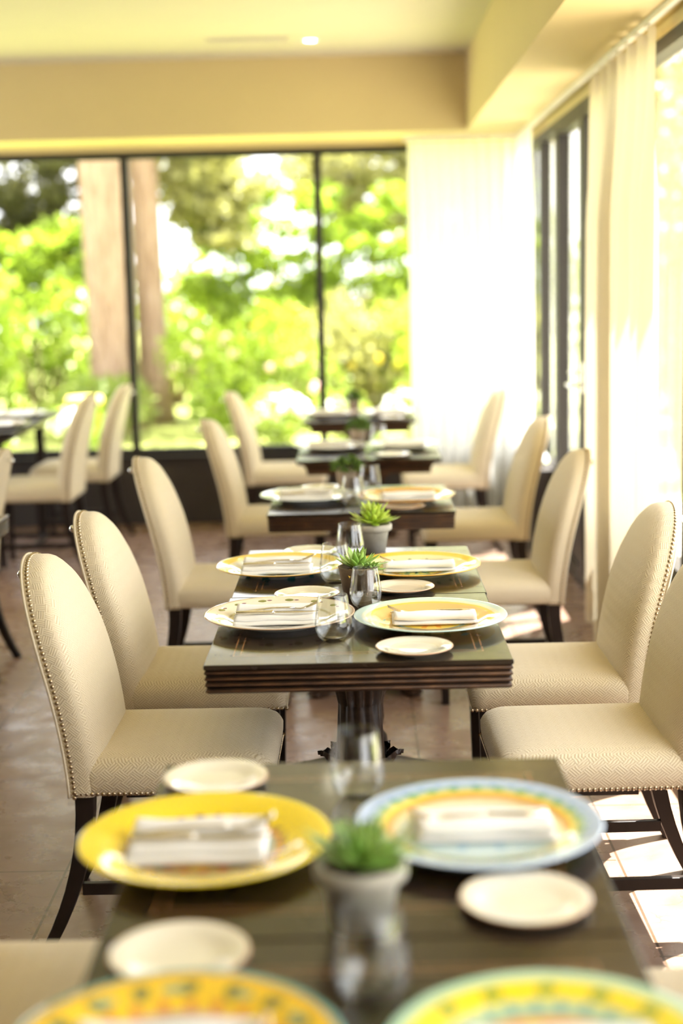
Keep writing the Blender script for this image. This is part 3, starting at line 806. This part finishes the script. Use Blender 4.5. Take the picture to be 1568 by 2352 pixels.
def setting(x, y, rz, where, dz=TT, nx=-.010, fork_only=False):
    """napkin with fork and knife on a charger; rz 0: diner sits on the -x side"""
    z0 = dz + .0092
    c, s = cos(rz), sin(rz)
    def W(lx, ly): return (x + lx * c - ly * s, y + lx * s + ly * c)
    px, py = W(nx, -.012)
    place(nap, nu, (px, py, z0), rz, 'folded white napkin ' + where, 'napkin', 'folded linen napkins')
    px, py = W(nx + .012, .014); place(fork, fu, (px, py, z0 + .0165), rz + .03, 'silver fork on the napkin ' + where, 'fork', 'forks on the napkins')
    px, py = W(nx + .004, -.012); place(knife, ku, (px, py, z0 + .0150), rz, 'silver knife on the napkin ' + where, 'knife', 'knives on the napkins')
CH = [
 (-.243, 2.135, 'yellow', 'glossy bright yellow charger with a patterned centre on the nearest table', 0, 'on the bright yellow charger'),
 (.173, 2.175, 'blue', 'pale blue charger with yellow and green rings on the nearest table', pi, 'on the pale blue charger'),
 (-.215, 1.500, 'sunflower', 'yellow and orange charger with teal edge cut by the bottom left of the picture', 0, 'on the teal-edged charger at the bottom left'),
 (.200, 1.480, 'greenrim', 'yellow charger with pale green rim and red centre cut by the bottom right', pi, 'on the green-rimmed charger at the bottom right'),
 (-.205, 3.655, 'olive', 'cream charger painted with olive sprigs, front left on the middle table', 0, 'on the olive-sprig charger'),
 (.173, 3.600, 'aqua', 'aqua-rimmed yellow charger, front right on the middle table', pi, 'on the aqua-rimmed charger'),
 (-.235, 4.305, 'goldrim', 'white charger with gold rim and teal centre, back left on the middle table', 0, 'on the gold-rimmed charger'),
 (.165, 4.270, 'amber', 'yellow charger with broad amber rim, back right on the middle table', pi, 'on the amber-rimmed charger'),
 (-.195, 5.76, 'whiteblue', 'bluish white charger on the left of the third table', 0, 'on the bluish white charger of the third table'),
 (.185, 5.69, 'orange', 'orange-rimmed charger on the right of the third table', pi, 'on the orange-rimmed charger of the third table'),
 (-.135, 7.52, 'white', 'plain white charger on the left of the fourth table', 0, 'on the plain white charger of the fourth table'),
 (.235, 7.50, 'straw', 'white charger with straw-coloured centre on the right of the fourth table', pi, 'on the straw-centred charger of the fourth table'),
 (-.160, 9.42, 'pink', 'pinkish white charger on the left of the last table', 0, 'on the charger at the left of the last table'),
 (.205, 9.40, 'pink', 'pinkish white charger on the right of the last table', pi, 'on the charger at the right of the last table'),
]
for x, y, k, lab, rz, where in CH:
    charger(x, y, k, lab, rz); setting(x, y, rz, where)
charger(-2.10, 8.62, 'pink', 'pale charger on the taller left table, nearer of the two', 0, .80)
charger(-2.12, 9.30, 'white', 'white charger on the taller left table, farther of the two', 0, .80)
for x, y, lab, rz in [
 (-.256, 2.445, 'cream side plate behind the yellow charger on the nearest table', pi),
 (.216, 1.918, 'cream side plate in front of the blue charger on the nearest table', 0),
 (-.240, 1.770, 'cream side plate at lower left between the yellow and teal-edged chargers', pi),
 (.122, 3.335, 'cream side plate at the front edge of the middle table, before the aqua-rimmed charger', 0),
 (.116, 4.012, 'cream side plate with a brown emblem between the aqua and amber chargers', 0),
 (-.145, 3.945, 'cream side plate half hidden behind the olive-sprig charger', pi),
 (-.150, 4.585, 'cream side plate half hidden behind the gold-rimmed charger', pi),
 (.160, 5.49, 'cream side plate in front of the orange-rimmed charger', 0),
 (-.150, 6.03, 'cream side plate behind the bluish white charger', pi),
 (.175, 7.16, 'cream side plate in front of the straw-centred charger', 0),
 (.22, 9.12, 'cream side plate at the front right of the last table', 0)]:
    side_plate(x, y, lab, rz)

def tumbler_me():
    o = [(.0005, 0), (.020, 0), (.027, .003), (.037, .014), (.0435, .030), (.0450, .042), (.0435, .060), (.0395, .085), (.0352, .1125), (.0346, .1140)]
    i = [(.0338, .1140), (.0338, .1125), (.0380, .085), (.0420, .060), (.0434, .042), (.0418, .031), (.0350, .017), (.024, .0095), (.012, .0085), (.0005, .0085)]
    return MB().lathe(o + i, 48).mesh('wine_tumbler', M['glass'])
tum = tumbler_me()
for x, y, lab, s in [
 (-.012, 2.365, 'clear stemless glass at the nearest table, between the yellow and blue chargers', 1),
 (.003, 1.66, 'clear stemless glass at the bottom centre, in front of the nearest pot', 1),
 (-.066, 3.445, 'clear stemless glass at the right edge of the olive-sprig charger', 1),
 (.014, 3.800, 'clear stemless glass in front of the brown potted succulent', .95),
 (-.070, 4.135, 'clear stemless glass between the gold-rimmed charger and the brown pot', 1),
 (-.028, 4.480, 'clear stemless glass beside the grey potted succulent', 1),
 (.048, 5.93, 'clear stemless glass on the third table beside the dark green plant', 1),
 (-.02, 5.60, 'clear stemless glass at the centre of the third table', 1),
 (.11, 7.60, 'clear stemless glass on the fourth table right of the plant', 1),
 (-2.44, 8.75, 'clear stemless glass on the taller left table', 1)]:
    o = bpy.data.objects.new('stemless_glass', tum); COL.objects.link(o)
    o.location = (x, y, TT if x > -2 else .80); o.scale = (s, s, s); tag(o, lab, 'glass', 'stemless glasses on the tables')

# ------------------------------------------------------------------ potted plants
def leaf(mb, base, dirv, L, w, th, curve=.3, seg=7, upv=Vector((0, 0, 1))):
    d = Vector(dirv).normalized(); side = d.cross(upv)
    if side.length < 1e-3: side = Vector((1, 0, 0))
    side.normalize(); nrm = side.cross(d).normalized(); rs = []
    for k in range(seg + 1):
        t = k / seg
        p = Vector(base) + d * (L * t) + nrm * (curve * L * t * t)
        ww = w * (sin(pi * min(1, .12 + t * .88)) ** .75) * (1 if t < .98 else .05) + .0003
        tt = th * (1 - t * .75) * (ww / w) ** .4
        rs.append([p + side * ww * .5 + nrm * tt * .35, p + side * ww * .25 + nrm * tt * .05, p, p - side * ww * .25 + nrm * tt * .05, p - side * ww * .5 + nrm * tt * .35,
                   p - side * ww * .28 - nrm * tt * .6, p - nrm * tt, p + side * ww * .28 - nrm * tt * .6])
    mb.rings(rs, True)
def rosette(c, R, n, mb, rnd, w=.016, upmin=.12, upmax=1.4):
    for k in range(n):
        t = k / (n - 1); a = k * 2.39996 + rnd.uniform(-.15, .15)
        el = upmin + (upmax - upmin) * t ** 1.1 + rnd.uniform(-.08, .08)
        L = R * (1.0 - .45 * t) * rnd.uniform(.85, 1.1)
        leaf(mb, Vector(c) + Vector((cos(a), sin(a), 0)) * .006 * (1 - t), (cos(a) * cos(el), sin(a) * cos(el), sin(el)), L, w * (1 - .3 * t), .006, curve=rnd.uniform(.05, .28))
def pot(x, y, rb, rt_, h, collar, mat, label, kind, seed, z=TT):
    R = empty('potted_succulent', (x, y, z), 0, label, 'potted plant', 'potted succulents along the tables')
    if collar: prof = [(.0005, 0), (rb, 0), (rb + (rt_ - .008 - rb) * .75, h - .026), (rt_ - .006, h - .022), (rt_, h - .018), (rt_ + .001, h - .004), (rt_ - .002, h), (rt_ - .008, h), (rt_ - .010, h - .012), (.001, h - .014)]
    else: prof = [(.0005, 0), (rb, 0), (rt_ - .002, h - .004), (rt_, h), (rt_ - .005, h), (rt_ - .007, h - .012), (.001, h - .014)]
    PT = MB().lathe(prof, 40).build('pot', mat, R)
    MB().lathe([(rt_ - .0075, h - .013), (rt_ * .5, h - .007), (.0005, h - .006)], 24).build('soil', M['soil'], PT)
    rnd = random.Random(seed); mb = MB()
    if kind == 'agave':
        rosette((0, 0, h - .002), .080, 27, mb, rnd, .022, .05, 1.38)
        mb.build('foliage', M['succ'], R)
        off = MB(); rosette((rt_ * .75, -.012, h - .004), .034, 14, off, rnd, .011, -.3, 1.2); off.build('side_rosette', M['succ'], R)
        yl = MB(); leaf(yl, (-.018, -rt_ * .5, h - .003), (-.2, -1, -.35), .026, .012, .003, -.5); yl.build('withered_leaf', M['yleaf'], R)
    elif kind == 'lime':
        rosette((0, 0, h + .004), .080, 50, mb, rnd, .025, -.05, 1.25); rosette((0, 0, h + .026), .056, 26, mb, rnd, .019, .5, 1.5); mb.build('foliage', M['succlime'], R)
    elif kind == 'soft':
        rosette((0, 0, h), .084, 60, mb, rnd, .016, .05, 1.35); mb.build('foliage', M['succdark'], R)
    else:
        for k in range(30):
            a = rnd.uniform(0, 2 * pi); rr_ = rt_ * 1.15 * sqrt(rnd.random()); zz = h + .01 + .045 * (1 - (rr_ / (rt_ * 1.3)) ** 2) * rnd.uniform(.4, 1.1)
            rosette((rr_ * cos(a), rr_ * sin(a), zz - .01), .024, 11, mb, rnd, .009, -.2, 1.4)
        for k in range(12):
            a = 2 * pi * k / 12 + rnd.uniform(-.2, .2); rosette((rt_ * 1.1 * cos(a), rt_ * 1.1 * sin(a), h - .004), .022, 9, mb, rnd, .009, -.8, 1.2)
        st = MB()
        for k in range(14):
            a = rnd.uniform(0, 2 * pi); rr_ = rt_ * .7; st.tube([(0.3 * rr_ * cos(a), .3 * rr_ * sin(a), h - .008), (rr_ * cos(a), rr_ * sin(a), h + .02)], .002, 5)
        st.build('stems', M['soil'], R)
        mb.build('foliage', M['moss'], R)
    return R
pot(-.008, 1.872, .040, .062, .088, True, M['potgrey'], 'grey clay pot with a soft green succulent in the foreground, on the nearest table', 'soft', 11)
pot(-.006, 3.905, .036, .053, .092, False, M['potbrown'], 'brown mossy pot with a pointed green succulent, in focus on the middle table', 'agave', 12)
pot(.045, 4.615, .038, .059, .090, True, M['potgrey'], 'grey clay pot with a lime green rosette at the far end of the middle table', 'lime', 13)
pot(-.045, 6.045, .034, .048, .092, False, M['potterra'], 'terracotta pot with bushy dark green sedum on the third table', 'moss', 14)
pot(.005, 7.70, .034, .048, .095, False, M['potterra'], 'terracotta pot with bushy dark green sedum on the fourth table', 'moss', 15)
pot(-.015, 9.66, .034, .046, .090, False, M['potterra'], 'terracotta pot with small green sedum on the last table, before the window', 'moss', 16)

# ------------------------------------------------------------------ garden
def clump(mb, c, rad, n, size, rnd, flat=1.0):
    for _ in range(n):
        while True:
            p = Vector((rnd.uniform(-1, 1), rnd.uniform(-1, 1), rnd.uniform(-1, 1)))
            if .25 < p.length < 1: break
        q = Vector(c) + Vector((p.x * rad[0], p.y * rad[1], p.z * rad[2]))
        d = Vector((rnd.gauss(0, 1), rnd.gauss(0, 1), rnd.gauss(0, 1) * flat)).normalized()
        s_ = d.cross(Vector((rnd.gauss(0, 1), rnd.gauss(0, 1), rnd.gauss(0, 1)))).normalized()
        L = size * rnd.uniform(.6, 1.4); w = L * .38
        mb.add([q, q + d * L * .5 + s_ * w, q + d * L, q + d * L * .5 - s_ * w], [(0, 1, 2, 3)])
def shrub_me(name, n, size, mat, seed, lobes=7):
    rnd = random.Random(seed); mb = MB()
    for k in range(lobes):
        c = (rnd.uniform(-.55, .55), rnd.uniform(-.4, .4), .5 + rnd.uniform(-.25, .32)); r = rnd.uniform(.32, .5)
        clump(mb, c, (r, r, min(r, c[2])), n // lobes, size, rnd)
    return mb.mesh(name, mat)
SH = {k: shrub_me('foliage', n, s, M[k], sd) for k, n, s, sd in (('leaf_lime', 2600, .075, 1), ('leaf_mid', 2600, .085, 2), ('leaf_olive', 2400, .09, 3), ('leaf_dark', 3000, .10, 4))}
def stem_me():
    mb = MB(); rnd = random.Random(5)
    for k in range(9):
        a = 2 * pi * k / 9; mb.tube([(0.04 * cos(a), .04 * sin(a), 0), (.2 * cos(a), .2 * sin(a), .3), (.38 * cos(a), .35 * sin(a), .62)], [.02, .014, .008], 5)
    return mb.mesh('stems', M['bark'])
STM = stem_me()
def bloom_me(mat, n, seed, r=.075):
    mb = MB(); rnd = random.Random(seed)
    for k in range(n):
        a = rnd.uniform(0, 2 * pi); e = rnd.uniform(.0, 1.3); q = Vector((.62 * cos(a) * cos(e), .5 * sin(a) * cos(e), .5 + .42 * sin(e)))
        mb.lathe([(.001, -r * .8), (r * .7, -r * .5), (r, 0), (r * .75, r * .6), (.001, r * .85)], 8, q)
    return mb.mesh('blooms', mat)
BL = {'w': bloom_me(M['petal'], 46, 1, .11), 'y': bloom_me(M['petal_y'], 16, 2, .05), 'p': bloom_me(M['petal_p'], 12, 3, .06)}
def shrub(x, y, sx, sy, sz, key, label, bloom=None, name='garden_shrub', z=-.12, rz=0.):
    R = empty(name, (x, y, z), rz, label, 'shrub', 'shrubs beyond the lawn'); R.scale = (sx, sy, sz)
    for nm, me in (('foliage', SH[key]), ('stems', STM)) + ((('blooms', BL[bloom]),) if bloom else ()):
        o = bpy.data.objects.new(nm, me); COL.objects.link(o); o.parent = R
    return R
# rows behind the lawn (x, y, width, height)
sd = [
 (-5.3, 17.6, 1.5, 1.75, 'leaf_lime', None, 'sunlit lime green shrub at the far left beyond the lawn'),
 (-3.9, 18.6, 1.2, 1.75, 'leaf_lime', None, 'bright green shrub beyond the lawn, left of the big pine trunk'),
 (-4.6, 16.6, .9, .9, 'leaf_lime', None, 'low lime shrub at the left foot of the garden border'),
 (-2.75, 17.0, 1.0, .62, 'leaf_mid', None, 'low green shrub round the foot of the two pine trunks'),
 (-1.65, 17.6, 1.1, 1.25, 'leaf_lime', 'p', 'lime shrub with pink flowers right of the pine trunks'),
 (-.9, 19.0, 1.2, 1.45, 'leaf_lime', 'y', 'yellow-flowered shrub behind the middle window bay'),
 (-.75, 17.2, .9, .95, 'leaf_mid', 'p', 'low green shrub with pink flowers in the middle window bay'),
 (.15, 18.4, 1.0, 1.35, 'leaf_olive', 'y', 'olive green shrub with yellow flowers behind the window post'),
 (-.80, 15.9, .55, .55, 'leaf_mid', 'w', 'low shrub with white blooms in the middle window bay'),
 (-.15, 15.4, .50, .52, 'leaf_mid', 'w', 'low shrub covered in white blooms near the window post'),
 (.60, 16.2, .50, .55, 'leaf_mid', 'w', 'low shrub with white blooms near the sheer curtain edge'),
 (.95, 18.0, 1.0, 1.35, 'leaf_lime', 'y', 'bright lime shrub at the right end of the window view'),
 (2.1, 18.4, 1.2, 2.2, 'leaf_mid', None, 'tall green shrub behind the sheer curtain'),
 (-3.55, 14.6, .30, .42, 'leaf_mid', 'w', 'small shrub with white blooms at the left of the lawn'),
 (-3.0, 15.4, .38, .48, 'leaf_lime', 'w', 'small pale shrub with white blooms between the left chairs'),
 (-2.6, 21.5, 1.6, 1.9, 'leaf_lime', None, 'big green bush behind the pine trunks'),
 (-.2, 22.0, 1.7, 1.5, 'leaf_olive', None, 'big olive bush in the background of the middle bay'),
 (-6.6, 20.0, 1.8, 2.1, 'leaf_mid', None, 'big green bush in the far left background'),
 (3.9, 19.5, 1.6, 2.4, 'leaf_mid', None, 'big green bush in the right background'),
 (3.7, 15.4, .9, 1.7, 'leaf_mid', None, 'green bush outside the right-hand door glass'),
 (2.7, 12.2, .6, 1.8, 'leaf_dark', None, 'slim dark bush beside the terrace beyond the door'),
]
for i, (x, y, w, h, k, b, lab) in enumerate(sd):
    shrub(x, y, w, w * .9, h, k, lab, b, rz=i * 1.3)
# pines: trunk plus crown of drooping branches
def tree(x, y, r0, r1, H, lean, label, crown, key, seed, n=5200, size=.16):
    R = empty('pine_tree', (x, y, -.15), 0, label, 'tree', 'trees beyond the windows'); rnd = random.Random(seed)
    rs = []
    for k in range(15):
        t = k / 14; r = lerp(r0, r1, t) * (1 + .35 * max(0, .08 - t) / .08)
        rs.append([(lean * t * H + r * (1 + .05 * sin(5 * a + 3 * t)) * cos(a), r * sin(a), H * t) for a in [2 * pi * i / 18 for i in range(18)]])
    MB().rings(rs).build('trunk', M['bark'], R)
    mb = MB(); br = MB()
    for (cx_, cy_, cz, rx, ry, rz_) in crown:
        clump(mb, (cx_, cy_, cz), (rx, ry, rz_), int(n * rx * rz_ / 4), size, rnd)
        br.tube([(lean * cz, 0, cz - .3), (cx_ * .5, cy_ * .5, cz), (cx_, cy_, cz + .05)], [.08, .05, .025], 6)
    mb.build('crown', M[key], R); br.build('branches', M['bark'], R)
    return R
tree(-2.92, 18.0, .29, .235, 8.5, -.018, 'thick pine trunk behind the left window bay, left of the window post', [(-2.6, .5, 5.4, 2.2, 1.2, 1.2), (1.8, .5, 6.6, 2.0, 1.2, 1.0)], 'leaf_dark', 21)
def canopy(boxes, rnd, mb, size=.10, leaves=90, rad=.17):
    for (x0, x1, y0, y1, z0, z1, n) in boxes:
        for _ in range(n):
            c = (rnd.uniform(x0, x1), rnd.uniform(y0, y1), rnd.uniform(z0, z1)); q = rad * rnd.uniform(.5, 1.5)
            clump(mb, c, (q * 1.3, q, q * .6), int(leaves * (q / rad)), size, rnd)
def leafy(x, y, r0, r1, H, lean, label, boxes, key, seed, **k):
    R = tree(x, y, r0, r1, H, lean, label, [(0, 0, H * .8, .9, .9, .6)], key, seed, 2500)
    mb = MB(); canopy(boxes, random.Random(seed), mb, **k); mb.build('hanging_boughs', M[key], R); return R
leafy(-2.52, 18.6, .19, .15, 9, -.012, 'thinner pine trunk just right of the left window post',
    [(.28, 1.1, 0, 1.2, 2.25, 3.45, 52), (.10, .6, .2, 1.2, 2.9, 3.6, 14), (.9, 1.4, .2, 1, 2.7, 3.1, 6)], 'leaf_olive', 22)
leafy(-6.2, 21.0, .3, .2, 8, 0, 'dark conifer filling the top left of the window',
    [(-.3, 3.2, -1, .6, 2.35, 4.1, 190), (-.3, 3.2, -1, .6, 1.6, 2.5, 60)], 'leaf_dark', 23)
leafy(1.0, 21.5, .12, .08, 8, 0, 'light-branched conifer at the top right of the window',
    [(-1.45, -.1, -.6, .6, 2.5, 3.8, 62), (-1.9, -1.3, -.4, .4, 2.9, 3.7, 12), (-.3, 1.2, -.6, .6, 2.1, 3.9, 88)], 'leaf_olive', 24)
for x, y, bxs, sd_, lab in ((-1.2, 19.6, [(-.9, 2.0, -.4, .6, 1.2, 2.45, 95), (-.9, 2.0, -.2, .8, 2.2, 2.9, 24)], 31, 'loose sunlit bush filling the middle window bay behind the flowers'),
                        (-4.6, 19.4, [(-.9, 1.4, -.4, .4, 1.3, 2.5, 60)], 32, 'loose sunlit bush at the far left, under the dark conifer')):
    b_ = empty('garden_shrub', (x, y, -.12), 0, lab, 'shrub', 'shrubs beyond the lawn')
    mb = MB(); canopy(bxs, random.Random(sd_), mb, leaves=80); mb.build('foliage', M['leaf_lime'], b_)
    st = MB()
    for k in range(7): st.tube([(.1 * k - .3, 0, 0), (.4 * k - 1.1, .1, 1.4), (.45 * k - 1.2, .15, 2.2)], [.03, .02, .01], 5)
    st.build('stems', M['bark'], b_)
tree(4.4, 17.0, .2, .14, 7, 0, 'leafy tree outside the right-hand doors', [(-.9, -.5, 3.2, 1.0, 1.3, .9), (.6, 0, 4.6, 1.5, 1.2, .9)], 'leaf_dark', 25)
# yellow cushion on a stool outside, just past the glass
gs = empty('garden_stool', (-2.16, 11.75, -.12), 0, 'round yellow-topped garden table outside, behind the left chair backs', 'garden table')
MB().lathe([(.001, .80), (.15, .80), (.152, .84), (.13, .862), (.001, .868)], 32).build('top', M['yellowcloth'], gs)
MB().lathe([(.12, 0), (.11, .03), (.02, .05), (.018, .80)], 24, cap0=True).build('stand', M['frame'], gs)
# something small and shiny stands on the low sill by the door
jar = MB().lathe([(.001, 0), (.045, 0), (.05, .02), (.045, .06), (.03, .08), (.03, .09)], 24).build('glass_jar', M['chrome'])
jar.location = (1.07, 8.62, .50)
tag(jar, 'small shiny round jar on the low ledge beside the door', 'jar')
struct(MB().box(1.0, XW - .005, 8.42, 8.84, .0, .50), 'trim_7', M['panel'])
